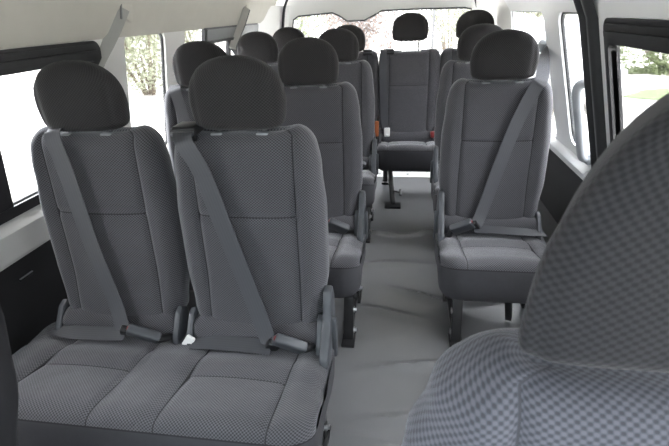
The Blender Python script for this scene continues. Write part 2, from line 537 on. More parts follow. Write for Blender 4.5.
def leg_mesh(kind):
    mb = MB()
    def bar(a, b, w=.03, d=.03):
        a, b = Vector(a), Vector(b); t = b-a
        q = t.to_track_quat('Z', 'Y').to_matrix()
        mb.box((a+b)/2, (w, d, t.length), rot=q, bev=.004)
    if kind == 'front':
        bar((0, -.455, .195), (0, -.50, .012), .04, .034)
        mb.box((0, -.505, .008), (.055, .09, .016), bev=.004)
    elif kind == 'rear':
        bar((0, -.16, .195), (0, -.20, .012), .036, .034)
        mb.box((0, -.20, .008), (.055, .09, .016), bev=.004)
    elif kind == 'brace':
        bar((0, -.43, .19), (0, -.22, .03), .02, .022)
        bar((0, -.48, .02), (0, -.2, .02), .024, .024)
    elif kind == 'slant':
        bar((-.03, -.455, .195), (.02, -.33, .01), .026, .026)
    elif kind == 'pedestal':
        bar((-.03, -.455, .195), (0, -.66, .012), .034, .034)
        mb.box((0, -.67, .008), (.11, .09, .016), bev=.004)
        mb.tube([(0, -.60, .09), (.05, -.62, .085)], .007, 8); mb.tube([(.05, -.64, .075), (.05, -.60, .10)], .009, 8)
    return mb.mesh('leg', [M['blackmetal']])
for k in ('front', 'rear', 'brace', 'slant', 'pedestal'): ME['leg_'+k] = leg_mesh(k)
def bolt_mesh():
    mb = MB(); mb.tube([(-.006, 0, 0), (.006, 0, 0)], .013, 12); mb.tube([(.006, 0, 0), (.014, 0, 0)], .008, 6)
    return mb.mesh('bolt', [M['steel']], ang=30)
ME['bolt'] = bolt_mesh()

def basis(d, up):
    """rotation whose x axis is d"""
    x = Vector(d).normalized(); z = Vector(up); z = (z-x*z.dot(x)).normalized(); y = z.cross(x)
    return Matrix((x, y, z)).transposed()

CUSH = {}
def bench(label, xs, Y, guides=(), lifted=False, name='bench_seat', rear=False, hwid=.25, buckles=None, aisle=1, group='grey passenger seats', pedestal=None, cat='bus seat'):
    """xs: world x of each place; origin on the floor under the headrest line"""
    cx = sum(xs)/len(xs)
    t = thing(name, label, cat, (cx, Y, 0), group)
    rel = [x-cx for x in xs]
    key = tuple(round(r, 3) for r in rel)+(hwid,)
    if key not in CUSH:
        CUSH[key] = cushion_meshes('seat_cushion', M['fabric'], rel, hwid, pw=.142, ext=.055 if len(rel) > 1 and cx < -.5 else 0)
    a, b = CUSH[key]
    link('seat_cushion', a, t); link('valance', b, t)
    for r in rel: link('lower_back_roll', ME['roll'], t, (r, 0, 0))
    lo = min(rel)-hwid; hi = max(rel)+hwid
    up = .064 if lifted else 0
    for i, r in enumerate(rel):
        link('backrest', ME['back_rear' if rear else 'back'], t, (r, 0, 0))
        h = link('headrest', ME['head'], t, (r, 0, lifted[i] if lifted else 0))
        for s in (-1, 1):
            link('headrest_post', ME['post_hi' if lifted and lifted[i] else 'post'], h, (s*.065, 0, .955-(lifted[i] if lifted else 0)))
            link('post_collar', ME['collar'], h, (s*.065, -.018, .962-(lifted[i] if lifted else 0)))
        w = .208
        for s in (-1, 1):
            link('side_plate', ME['plate'], t, (r+s*w, 0, -.02))
        if i in guides:
            link('shoulder_guide', ME['guide'], t, (r+guides[i]*.150, -.012, .972))
        if buckles is None or i in buckles:
            side = (buckles or {}).get(i, 1)
            d = Vector((side*.85, .22, -.5)) if side > 0 else Vector((-.85, .22, -.5))
            R = basis(d, (0, -.5, .8))
            off = (r+side*.128, -.185, .382)
            k = link('buckle', ME['buckle'], t); k.matrix_local = Matrix.Translation(off) @ R.to_4x4()
            link('release_button', ME['button'], k)['label'] = 'red release button'
            link('buckle_stalk', ME['stalk'], k)
    ex = (hi if aisle > 0 else lo)
    rc = link('recliner_cover', ME['recl'], t, (ex-.034 if aisle > 0 else ex+.006, 0, -.025))
    lv = link('recliner_lever', ME['lever'], rc, (.024 if aisle > 0 else -.014, 0, 0))
    if pedestal is not None:
        link('leg', ME['leg_pedestal'], t, (pedestal-cx, 0, 0))
        link('leg', ME['leg_rear'], t, (lo+.06, 0, 0)); link('leg', ME['leg_rear'], t, (hi-.06, 0, 0))
        return t
    for x, s in ((lo+(.045 if aisle > 0 else .075), -1), (hi-.045, 1)):
        if s == aisle or len(xs) > 1:
            link('leg', ME['leg_front'], t, (x, 0, 0))
        else:
            link('leg', ME['leg_slant'], t, (.065, 0, 0))
        link('leg', ME['leg_rear'], t, (x, 0, 0)); link('leg_brace', ME['leg_brace'], t, (x, 0, 0))
        if s == aisle:
            for (yy, zz) in ((-.47, .14), (-.49, .05), (-.2, .06)):
                link('bolt', ME['bolt'], t, (x+.018*s, yy, zz))
    return t

G = 'grey passenger seats'
bench('grey twin bench seat nearest the camera beside the left sliding window', (-.897, -.434), 1.14, guides={1: -1})
bench('grey twin bench seat directly behind the front twin bench', (-.876, -.396), 1.921, guides={1: -1}, buckles={1: 1})
bench('grey twin bench seat on the left between the second bench and rear bench', (-.90, -.392), 2.827, buckles={1: 1})
bench('grey single seat right of the aisle, nearest the front, belt drawn across it', (.411,), 1.948, buckles={0: -1}, aisle=-1, name='single_seat', hwid=.236)
bench('grey single seat right of the aisle, mostly hidden behind the belted single seat', (.436,), 2.68, buckles={0: -1}, aisle=-1, name='single_seat', hwid=.236)
bench('left half of rear grey bench seat with headrests pushed down', (-.86, -.405), 3.50, guides={1: 1}, lifted=(.0, .0), hwid=.222, rear=True, buckles={}, pedestal=-.35)
bench('right half of rear grey bench seat at end of aisle with headrests raised on posts', (.055, .51), 3.50, guides={0: -1}, lifted=(.064, .064), hwid=.222, rear=True, buckles={}, pedestal=-.036)

# ---- the two front seats (only their shoulders show)
def yfs(z): return -.055-.10*(.96-z)/.58
FW = [(.36, .21), (.5, .25), (.70, .255), (.78, .243), (.85, .216), (.93, .172)]
FWD = [(.36, .18), (.5, .19), (.64, .215), (.8, .25), (.9, .255), (.97, .22)]
ME['fback'] = backrest_mesh('front_backrest', M['fabric_front'], FW, .35, .922, .60, yfs, thick=.14, pw=.13, thread=plain('grey_seam_thread', (.06, .06, .07), .9))
ME['fhead'] = headrest_mesh('front_headrest', M['fabric_headf'], .154, .947, 1.205, th=.056, front=True)
ME['fback_shaded'] = backrest_mesh('front_backrest', M['shaded_cover'], FWD, .35, .99, .60, yfs, thick=.14, pw=.135)
fc = cushion_meshes('front_cushion', M['fabric_front'], [0], .26)
def front_seat(label, x, Y, back='fback'):
    t = thing('front_seat', label, 'car seat', (x, Y, 0), None)
    link('seat_cushion', fc[0], t, (0, -.05, 0)); link('valance', fc[1], t, (0, -.05, 0))
    link('backrest', ME[back], t); h = link('headrest', ME['fhead'], t)
    for s in (-1, 1): link('headrest_post', ME['post'], h, (s*.075, 0, .95))
    for xx in (-.2, .2):
        link('leg', ME['leg_front'], t, (xx, -.02, 0)); link('leg', ME['leg_rear'], t, (xx, -.02, 0))
    return t
front_seat('grey woven front passenger seat closest to the camera at lower right, with big headrest', .258, .385)
front_seat('front seat with shade-darkened colour whose backrest edge shows at the lower left corner', -.785, .375, 'fback_shaded')

# ------------------------------------------------------------------ seat belts
def catmull(pts, n=8):
    P = [Vector(p) for p in pts]; out = []
    for i in range(len(P)-1):
        p0, p1, p2, p3 = P[max(i-1, 0)], P[i], P[i+1], P[min(i+2, len(P)-1)]
        for k in range(n):
            t = k/n
            out.append(.5*((2*p1)+(-p0+p2)*t+(2*p0-5*p1+4*p2-p3)*t*t+(-p0+3*p1-3*p2+p3)*t**3))
    out.append(P[-1]); return out
def ribbon(mb, pts, normals, width=.052, th=.0022, n=8):
    """flat strap through pts whose face looks along normals (one per control point)"""
    C = catmull(pts, n); NN = catmull(normals, n); vs = []; fs = []; uv = []; L = 0
    for i, p in enumerate(C):
        t = (C[min(i+1, len(C)-1)]-C[max(i-1, 0)]).normalized()
        nrm = NN[i]; nrm = (nrm-t*nrm.dot(t)).normalized(); s = t.cross(nrm)
        for a, b in ((-1, 1), (1, 1), (1, -1), (-1, -1)):
            vs.append(p+s*a*width/2+nrm*b*th/2)
    for i in range(len(C)-1):
        l2 = L+(C[i+1]-C[i]).length
        for k in range(4):
            k2 = (k+1) % 4
            fs.append((i*4+k, i*4+k2, (i+1)*4+k2, (i+1)*4+k))
            ua, ub = ((0, width) if k == 0 else (width, width) if k == 1 else (width, 0) if k == 2 else (0, 0))
            uv.append([(ua, L), (ub, L), (ub, l2), (ua, l2)])
        L = l2
    e = (len(C)-1)*4
    fs += [(3, 2, 1, 0), (e, e+1, e+2, e+3)]; uv += [[(0, 0)]*4]*2
    mb.add(vs, fs, uv, 0); return mb
def tongue(parent, p, d, up, white=False):
    R = basis(d, up)
    mb = MB(); mb.box((-.004, 0, 0), (.040, .022, .060), bev=.005, seg=2)
    mb.box((.026, 0, 0), (.03, .003, .022), bev=.001, mi=1)
    o = mb.build('tongue', [M['black'], M['steel']], parent)
    o.matrix_local = Matrix.Translation(Vector(p)) @ R.to_4x4(); return o
F = (0, -1, .12)
# front bench, aisle place
b = thing('seat_belt', 'grey seat belt crossing the aisle-side place of the front twin bench', 'seat belt', (-.37, 1.0, .33), 'fastened seat belts')
o_ = Vector(b.location)
def rel(pts): return [tuple(Vector(p)-o_) for p in pts]
ribbon(MB(), rel([(-.590, 1.13, .975), (-.588, 1.11, .982), (-.578, 1.078, .975), (-.563, 1.054, .950), (-.530, 1.054, .870), (-.481, 1.036, .691), (-.431, 1.014, .53), (-.389, .986, .400), (-.372, .968, .360)]),
       [(0, .6, .8), (0, 0, 1), (0, -.4, .9), F, F, F, F, F, F], n=10).build('shoulder_webbing', M['belt'], b)
ribbon(MB(), rel([(-.63, .985, .335), (-.55, .972, .352), (-.46, .966, .357), (-.366, .962, .356)]), [(0, -.22, 1)]*4, n=8).build('lap_webbing', M['belt'], b)
tongue(b, rel([(-.356, .964, .364)])[0], (.85, .22, -.35), (0, -.5, .8))
mb = MB(); mb.box((0, 0, 0), (.03, .012, .05), bev=.005)
w_ = mb.build('lap_anchor', M['white_plastic'], b); w_['label'] = 'white plastic anchor'
w_.matrix_local = Matrix.Translation(rel([(-.645, .985, .335)])[0]) @ Matrix.Rotation(.6, 4, 'Y')
# front bench, window place: comes down from the roof anchor
b = thing('seat_belt', 'grey seat belt from the roof anchor across the window place of the front twin bench', 'seat belt', (-.84, 1.0, .33), 'fastened seat belts')
o_ = Vector(b.location)
ribbon(MB(), rel([(-1.148, 1.58, 1.09), (-1.09, 1.40, 1.045), (-1.02, 1.20, 1.0), (-.972, 1.105, .988), (-.962, 1.068, .972), (-.940, 1.050, .865), (-.918, 1.032, .64), (-.88, 1.008, .462), (-.86, .984, .395), (-.848, .968, .372)]),
       [(1, -.3, .2), (.5, -.3, .8), (.1, -.3, 1), (0, -.5, .9), F, F, F, F, F, F], n=8).build('shoulder_webbing', M['belt'], b)
ribbon(MB(), rel([(-1.12, .995, .345), (-1.03, .972, .354), (-.93, .966, .362), (-.835, .963, .370)]), [(0, -.22, 1)]*4).build('lap_webbing', M['belt'], b)
tongue(b, rel([(-.828, .965, .378)])[0], (.85, .22, -.4), (0, -.5, .8))
ribbon(MB(), rel([(-1.085, 1.755, 1.30), (-1.105, 1.72, 1.245), (-1.128, 1.675, 1.185), (-1.145, 1.615, 1.125), (-1.15, 1.57, 1.08)]), [(.55, -.8, .1)]*5, width=.046, th=.008).build('strap_sleeve', M['sleeve'], b)['label'] = 'pale grey strap sleeve'
mb = MB(); mb.box((0, 0, 0), (.02, .07, .11), bev=.006)
w_ = mb.build('anchor_cover', M['liner'], b); w_.matrix_local = Matrix.Translation(rel([(-1.095, 1.79, 1.31)])[0]) @ Matrix.Rotation(-.35, 4, 'X')
mb = MB(); mb.box((0, 0, 0), (.008, .008, .08), bev=.003)
w_ = mb.build('anchor_slot', M['grey_rubber'], b); w_.matrix_local = Matrix.Translation(rel([(-1.088, 1.745, 1.30)])[0]) @ Matrix.Rotation(-.35, 4, 'X')
# roof belt behind
#B2
b = thing('seat_belt', 'slack grey belt strap hanging from the roof above the window place of the third bench', 'seat belt', (-1.13, 3.3, 1.1))
o_ = Vector(b.location)
ribbon(MB(), rel([(-1.075, 3.236, 1.303), (-1.10, 3.155, 1.2), (-1.13, 3.04, 1.09), (-1.10, 2.98, 1.04), (-1.04, 2.92, 1.0), (-1.0, 2.86, .975), (-.985, 2.79, .96)]),
       [(.6, -.8, .1), (.6, -.8, .1), (.6, -.8, .1), (.6, -.6, .5), (.3, -.3, .9), (0, -.2, 1), (0, -.6, .8)]).build('shoulder_webbing', M['belt'], b)
ribbon(MB(), rel([(-1.075, 3.226, 1.303), (-1.10, 3.145, 1.2), (-1.13, 3.03, 1.09), (-1.125, 2.99, 1.06)]), [(.55, -.8, .1)]*4, width=.044, th=.010).build('strap_sleeve', M['sleeve'], b)['label'] = 'pale grey strap sleeve'
mb = MB(); mb.box((0, 0, 0), (.02, .07, .10), bev=.006)
mb.build('anchor_cover', M['liner'], b).matrix_local = Matrix.Translation(rel([(-1.085, 3.27, 1.315)])[0])
# single seat
b = thing('seat_belt', 'grey seat belt crossing the front single seat from the right wall pillar', 'seat belt', (.33, 1.8, .36), 'fastened seat belts')
o_ = Vector(b.location)
ribbon(MB(), rel([(.690, 2.42, 1.045), (.655, 2.27, 1.025), (.60, 2.06, .998), (.567, 1.94, .982), (.545, 1.885, .972), (.524, 1.868, .945), (.469, 1.853, .807), (.412, 1.833, .60), (.368, 1.806, .44), (.343, 1.780, .382)]),
       [(-.8, -.5, .3), (-.5, -.4, .7), (-.1, -.3, 1), (0, -.3, .9), (0, -.5, .8), F, F, F, F, F]).build('shoulder_webbing', M['belt'], b)
ribbon(MB(), rel([(.335, 1.772, .370), (.43, 1.772, .366), (.54, 1.778, .358), (.64, 1.80, .345)]), [(0, -.22, 1)]*4).build('lap_webbing', M['belt'], b)
tongue(b, rel([(.330, 1.772, .380)])[0], (-.85, .2, -.4), (0, -.5, .8))
mb = MB(); mb.tube([(0, 0, -.03), (0, 0, -.02), (0, 0, 0), (0, 0, .025), (0, 0, .035)], [.012, .024, .03, .024, .01], 14)
w_ = mb.build('pillar_anchor', M['plastic_lt'], b); w_.matrix_local = Matrix.Translation(rel([(.693, 2.44, 1.06)])[0]) @ Matrix.Rotation(.5, 4, 'X')
w_['label'] = 'pale round pillar anchor'
# second bench window place: strap at the left shoulder
b = thing('seat_belt', 'grey seat belt over the left shoulder of the second bench window place', 'seat belt', (-.98, 1.86, .9))
o_ = Vector(b.location)
ribbon(MB(), rel([(-1.02, 2.0, .955), (-1.015, 1.93, .982), (-.995, 1.87, .978), (-.983, 1.846, .955), (-.965, 1.836, .865), (-.93, 1.814, .65), (-.90, 1.79, .48), (-.87, 1.775, .38)]),
       [(0, .5, 1), (0, 0, 1), (0, -.5, .8), F, F, F, F, F]).build('shoulder_webbing', M['belt'], b)
# rear bench: loose tongue and orange tab beside the aisle
b = thing('seat_belt', 'unfastened belt with white tongue hanging at left edge of the rear aisle seat', 'seat belt', (-.12, 3.38, .5))
o_ = Vector(b.location)
ribbon(MB(), rel([(-.135, 3.47, .985), (-.135, 3.44, .985), (-.135, 3.41, .93), (-.133, 3.39, .7), (-.12, 3.38, .47), (-.11, 3.375, .42)]), [(0, 0, 1), (0, -.6, .7), F, F, F, F], width=.05).build('shoulder_webbing', M['belt'], b)
mb = MB(); mb.box((0, 0, 0), (.045, .014, .07), bev=.006); mb.tube([(-.01, -.008, -.02), (.01, -.008, -.02)], .006, 8)
w_ = mb.build('tongue', M['white_plastic'], b); w_.location = rel([(-.10, 3.365, .395)])[0]
w_['label'] = 'white belt tongue'
mb = MB(); mb.box((0, 0, 0), (.03, .02, .12), bev=.006)
w_ = mb.build('webbing_tab', M['orange'], b); w_.location = rel([(-.18, 3.37, .42)])[0]; w_['label'] = 'orange brown strap tab'
mb = MB(); mb.box((0, 0, 0), (.035, .05, .045), bev=.01)
w_ = tag(rebase(mb.build('buckle', M['red'])), 'small red buckle on right side of the rear aisle seat', 'buckle'); w_.location = (.25, 3.36, .355)

# ------------------------------------------------------------------ the van body
LX = lambda z: -1.2+.17*(z-.85)
RX = lambda z: .76-.28*(z-.85)
class Wall:
    """side wall in (y,z): inner skin, outer skin and reveals"""
    def __init__(s, fx, out, th=.022): s.fx = fx; s.o = out; s.th = th
    def P(s, y, z, d=0): return (s.fx(z)+s.o*d, y, z)
def rrect(y0, y1, z0, z1, r, n=8):
    out = []
    for cy, cz, a0 in ((y1-r, z1-r, 0), (y0+r, z1-r, PI/2), (y0+r, z0+r, PI), (y1-r, z0+r, 1.5*PI)):
        for i in range(n+1):
            a = a0+PI/2*i/n; out.append((cy+r*math.cos(a), cz+r*math.sin(a)))
    return out
def panel(mb, W, y0, y1, z0, z1, hole=None, mi=0, nz=1):
    if hole is None:
        ys = [y0, y1]; zs = [z0+(z1-z0)*i/nz for i in range(nz+1)]
        for a, b in zip(zs, zs[1:]):
            for d in (0, W.th):
                mb.add([W.P(y0, a, d), W.P(y1, a, d), W.P(y1, b, d), W.P(y0, b, d)], [(0, 1, 2, 3)], None, mi)
        return
    H = hole; n = len(H)
    cy = sum(p[0] for p in H)/n; cz = sum(p[1] for p in H)/n
    outer = []
    for (y, z) in H:
        dy, dz = y-cy, z-cz; t = 1e9
        if dy > 1e-9: t = min(t, (y1-cy)/dy)
        if dy < -1e-9: t = min(t, (y0-cy)/dy)
        if dz > 1e-9: t = min(t, (z1-cz)/dz)
        if dz < -1e-9: t = min(t, (z0-cz)/dz)
        outer.append((cy+dy*t, cz+dz*t))
    # snap the outer points nearest each rectangle corner
    for c in ((y0, z0), (y0, z1), (y1, z0), (y1, z1)):
        k = min(range(n), key=lambda i: math.hypot(outer[i][0]-c[0], outer[i][1]-c[1])); outer[k] = c
    for d in (0, W.th):
        vs = [W.P(*p, d) for p in H]+[W.P(*p, d) for p in outer]
        mb.add(vs, [(i, (i+1) % n, n+(i+1) % n, n+i) for i in range(n)], None, mi)
    vs = [W.P(*p, 0) for p in H]+[W.P(*p, W.th) for p in H]
    mb.add(vs, [(i, (i+1) % n, n+(i+1) % n, n+i) for i in range(n)], None, mi)
def ring(mb, W, outer, inner, d0, d1, mi=0):
    n = len(outer)
    vs = [W.P(*p, d0) for p in outer]+[W.P(*p, d0) for p in inner]+[W.P(*p, d1) for p in outer]+[W.P(*p, d1) for p in inner]
    fs = []
    for i in range(n):
        j = (i+1) % n
        fs += [(i, j, n+j, n+i), (2*n+i, 3*n+i, 3*n+j, 2*n+j), (i, 2*n+i, 2*n+j, j), (n+i, n+j, 3*n+j, 3*n+i)]
    mb.add(vs, fs, None, mi)
def pane(mb, W, H, d):
    n = len(H); vs = [W.P(*p, d) for p in H]+[W.P(*p, d+.004) for p in H]
    mb.add(vs, [tuple(range(n)), tuple(range(2*n-1, n-1, -1))]+[(i, (i+1) % n, n+(i+1) % n, n+i) for i in range(n)])
WL = Wall(LX, -1); WR = Wall(RX, 1)
ZT = 1.205
wn = [0]
def window(W, y0, y1, z0, z1, r, frame=0, frame_mat=None, top=None, side=None, gasket=.008, bars=(), label=None, d=.0, botf=None, handles=()):
    """one side window: gasket or frame, glass, dividers; structure"""
    wn[0] += 1
    H = rrect(y0, y1, z0, z1, r)
    root = bpy.data.objects.new('window_%d' % wn[0], None); COL.objects.link(root)
    c = W.P((y0+y1)/2, z0); root.location = c; struct(root, label, 'window')
    inv = Matrix.Translation(-Vector(c))
    def put(mb, name, mat):
        me = mb.mesh(name, [mat], ang=35); me.transform(inv); return link(name, me, root)
    G_ = H
    if frame:
        t = top or frame; s = side or frame; bt = botf or frame
        I = rrect(y0+s, y1-s, z0+bt, z1-t, max(.012, r*.6))
        mb = MB(); ring(mb, W, H, I, -.014, .023)
        ring(mb, W, rrect(y0+s-.008, y1-s+.008, z0+bt-.008, z1-t+.008, .02), I, -.004, .012)
        put(mb, 'window_frame', frame_mat or M['black'])
        if t > .04:
            mb = MB(); zc = z1-t*.55
            for (a_, b_, dd) in ((zc-.012, zc+.004, -.026), (zc+.018, zc+.026, -.020)):
                vs = [W.P(y, z, q) for q in (dd, -.010) for y, z in ((y0+.03, a_), (y1-.03, a_), (y1-.03, b_), (y0+.03, b_))]
                mb.add(vs, [(0, 1, 2, 3), (4, 7, 6, 5), (0, 4, 5, 1), (1, 5, 6, 2), (2, 6, 7, 3), (3, 7, 4, 0)])
            put(mb, 'slide_rail', M['rubber'])
        G_ = I
    else:
        mb = MB(); mb.tube([W.P(y, z, .018) for y, z in H], gasket, 8, closed=True); put(mb, 'gasket', M['rubber'])
    mb = MB(); pane(mb, W, G_, .012); put(mb, 'glass_pane', M['glass'])
    for (ya, yb) in bars:
        mb = MB(); vs = [W.P(y, z, q) for q in (-.010, .014) for y, z in ((ya, z0), (yb, z0), (yb, z1), (ya, z1))]
        mb.add(vs, [(0, 1, 2, 3), (4, 7, 6, 5), (0, 4, 5, 1), (1, 5, 6, 2), (2, 6, 7, 3), (3, 7, 4, 0)])
        put(mb, 'mullion', M['black'])
    return root
# ---- left side
mb = MB()
wins_L = [(-.55, .78, .72, 1.18, .06), (.90, 1.622, .705, 1.195, .045), (1.80, 2.150, .64, 1.205, .045), (2.36, 3.64, .66, 1.205, .03)]
yc = [-.95, .84, 1.70, 2.26, 4.16]
ZS, ZH = .60, 1.215
for (a, b_, c, d, r), y0, y1 in zip(wins_L, yc, yc[1:]):
    panel(mb, WL, y0, y1, ZS, ZH, rrect(a, b_, c, d, r))
wl = mb.build('wall_left', [M['trim']], ang=30); struct(rebase(wl), 'off-white window pillars of the left van wall', 'wall')
mb = MB(); panel(mb, WL, -.95, 4.16, 0, .562, nz=2)
o = struct(rebase(mb.build('wall_left_lower', [M['lower']])), 'black lower trim panel of the left van wall', 'wall')
# moulded sill ledge with a rounded upper edge
def ledge(W, s, ya, yb, z0, z1, mat, name, label):
    mb = MB(); prof = [(.0, z0), (-.012, z0+.004), (-.016, z0+.02), (-.02, (z0+z1)/2), (-.034, z1-.045), (-.037, z1-.03), (-.028, z1-.018), (-.004, z1-.004), (.01, z1), (.01, z0)]
    vs = []
    for y in (ya, yb): vs += [W.P(y, z, d) for d, z in prof]
    n = len(prof)
    mb.add(vs, [(i, (i+1) % n, n+(i+1) % n, n+i) for i in range(n)]+[tuple(range(n)), tuple(range(2*n-1, n-1, -1))])
    o = mb.build(name, [mat], ang=50); return struct(rebase(o), label, 'trim')
ledge(WL, -1, .86, 1.68, .555, .702, M['trim'], 'trim_1', 'off-white moulded sill under the left front sliding window')
ledge(WL, -1, 1.68, 4.12, .52, .642, M['trim'], 'trim_2', 'off-white moulded sill along the left rear windows')
window(WL, *wins_L[0], frame=.03, label='front left cab window beyond the frame')
window(WL, *wins_L[1], frame=.03, top=.068, side=.03, botf=.035, bars=((.97, 1.10),), label='black framed left sliding window beside the front bench')
window(WL, *wins_L[2], label='left fixed window between the pale pillars')
# rear-left window: clear front strip and a black framed slider
window(WL, *wins_L[3], gasket=.006, label='left rear window with a black framed slider')
W7 = bpy.data.objects.new('window_slider', None); COL.objects.link(W7); W7.name = 'window_%d' % (wn[0]+1); wn[0] += 1
W7.location = WL.P(3.1, .66); struct(W7, 'black sliding frame in the left rear window', 'window')
mb = MB(); H = rrect(2.60, 3.63, .665, 1.20, .012)
ring(mb, WL, H, rrect(2.64, 3.61, .69, 1.125, .03), -.012, .010)
vs = None
me = mb.mesh('window_frame', [M['black']], ang=35); me.transform(Matrix.Translation(-Vector(W7.location))); link('window_frame', me, W7)
for name, (ya, yb, za, zb), d0, d1, mat in (('frame_panel', (2.62, 3.62, 1.13, 1.19), -.02, -.013, M['grey_rubber']), ('mullion', (2.98, 3.03, .68, 1.13), -.014, .006, M['black']), ('slide_rail', (2.62, 3.62, 1.112, 1.128), -.026, -.013, M['black'])):
    mb = MB(); vs = [WL.P(y, z, q) for q in (d0, d1) for y, z in ((ya, za), (yb, za), (yb, zb), (ya, zb))]
    mb.add(vs, [(0, 1, 2, 3), (4, 7, 6, 5), (0, 4, 5, 1), (1, 5, 6, 2), (2, 6, 7, 3), (3, 7, 4, 0)])
    me = mb.mesh(name, [mat], ang=35); me.transform(Matrix.Translation(-Vector(W7.location))); link(name, me, W7)
# small bright pull on the lower panel
mb = MB(); mb.box((0, 0, 0), (.012, .055, .014), bev=.004); mb.box((.005, 0, .006), (.006, .055, .003), bev=.001, mi=1)
o = mb.build('panel_pull', [M['black'], M['steel']]); o.location = (LX(.482)+.006, 1.085, .482); tag(o, 'small slot pull with bright rim on the black left panel', 'handle')
# ---- right side
mb = MB()
wins_R = [(-.55, .70, .72, 1.18, .06), (.92, 1.68, .72, 1.203, .04), (1.82, 2.19, .645, 1.216, .05), (2.41, 3.16, .60, 1.216, .04)]
# fixed body behind the sliding door
for (a, b_, c, d, r), y0, y1 in zip([wins_R[0], wins_R[2], wins_R[3]], [-.95, 1.78, 2.30], [.84, 2.30, 4.16]):
    panel(mb, WR, y0, y1, .50, 1.30, rrect(a, b_, c, d, r))
struct(rebase(mb.build('wall_right', [M['trim_white']], ang=30)), 'white window pillars of the right van wall', 'wall')
mb = MB(); panel(mb, WR, -.95, .84, 0, .50, nz=2); panel(mb, WR, 1.80, 4.16, 0, .505, nz=2)
struct(rebase(mb.build('wall_right_lower', [plain('charcoal_lower_panel', (.035, .035, .037), .7, var=.12, scale=20, bmp=.2)])), 'dark grey lower trim panel of the right van wall', 'wall')
# sliding door
root = bpy.data.objects.new('door_1', None); COL.objects.link(root); root.location = WR.P(1.3, 0); struct(root, 'white sliding door with black framed window', 'door')
inv = Matrix.Translation(-Vector(root.location))
mb = MB(); a, b_, c, d, r = wins_R[1]
panel(mb, WR, .84, 1.80, .55, 1.30, rrect(a, b_, c, d, r)); panel(mb, WR, .84, 1.80, 0, .55, nz=2)
me = mb.mesh('door_skin', [M['trim_white']], ang=30); me.transform(inv); link('door_skin', me, root)
window(WR, *wins_R[0], frame=.03, label='front right cab window beyond the frame')
window(WR, *wins_R[1], frame=.03, top=.078, side=.028, label='black framed window of the sliding door')
window(WR, *wins_R[2], label='right narrow window behind the grab bar')
window(WR, *wins_R[3], gasket=.005, label='right rear side window behind the white pillar')
# door seal: dark - grey - dark strip running from floor to roof
mb = MB()
ZZ = [0, .2, .4, .6, .8, 1.0, 1.2, 1.26, 1.30, 1.33]
def sealx(z): return RX(min(z, 1.23))-(max(0, z-1.23)*.75)
def strip(mb, ya, yb, d, mi):
    prof = []
    for i in range(9):
        a_ = PI*i/8; prof.append(((ya+yb)/2-(yb-ya)/2*math.cos(a_), d*math.sin(a_)))
    vs = []
    for z in ZZ: vs += [(sealx(z)-q, y-.03*max(0, z-1.2), z) for y, q in prof]
    n = len(prof)
    mb.add(vs, [(j*n+i, j*n+i+1, (j+1)*n+i+1, (j+1)*n+i) for j in range(len(ZZ)-1) for i in range(n-1)]+[tuple((j*n+n-1, j*n, (j+1)*n, (j+1)*n+n-1)) for j in range(len(ZZ)-1)], None, mi)
strip(mb, 1.750, 1.795, .028, 0); strip(mb, 1.788, 1.826, .020, 1); strip(mb, 1.818, 1.858, .034, 0)
struct(rebase(mb.build('trim_3', [M['rubber'], M['grey_rubber']], ang=50)), 'black rubber door seal running up the right wall', 'trim')
ledge(WR, 1, 1.93, 4.12, .505, .60, M['trim_white'], 'trim_4', 'white sill along the right rear windows')
# grab bar
t = thing('grab_bar', 'pale grey vertical grab bar beside the door seal', 'grab bar', (.775, 1.98, .63))
o_ = Vector(t.location)
mb = MB(); mb.tube(catmull(rel([(.742, 1.89, .965), (.715, 1.895, .962), (.70, 1.91, .93), (.735, 1.915, .80), (.775, 1.932, .67), (.792, 1.938, .645), (.815, 1.945, .64)]), 6), .0195, 14)
mb.build('bar', M['plastic_lt'], t)
for p in ((.745, 1.89, .963), (.815, 1.945, .64)):
    mb = MB(); mb.box(rel([p])[0], (.03, .05, .05), bev=.008); mb.build('mount', M['plastic_lt'], t)
# ---- headliner: curved coves, roof and rear header
mb = MB()
cove_L = [(LX(1.19)-.0, 1.195), (-1.128, 1.215), (-1.10, 1.29), (-1.05, 1.37), (-.96, 1.46), (-.8, 1.54), (-.55, 1.58), (-.2, 1.59)]
cove_R = [(-.2, 1.59), (.1, 1.58), (.34, 1.54), (.48, 1.46), (.56, 1.37), (.612, 1.30), (.634, 1.292)]
ys = [-.55, .8, 1.8, 2.8, 3.6, 4.02]
full = cove_L+cove_R[1:]
n = len(full); vs = []
for y in ys: vs += [(x, y, z) for x, z in full]
# outer roof skin
nb = len(vs)
for y in ys: vs += [((x+.2)*1.06-.2, y, z+.05) for x, z in full]
fs = []
for j in range(len(ys)-1):
    for i in range(n-1):
        fs.append((j*n+i, j*n+i+1, (j+1)*n+i+1, (j+1)*n+i)); fs.append((nb+j*n+i, nb+(j+1)*n+i, nb+(j+1)*n+i+1, nb+j*n+i+1))
mb.add(vs, fs)
struct(rebase(mb.build('ceiling', [M['liner']], ang=60, recalc=False)), 'beige fabric headliner', 'ceiling')
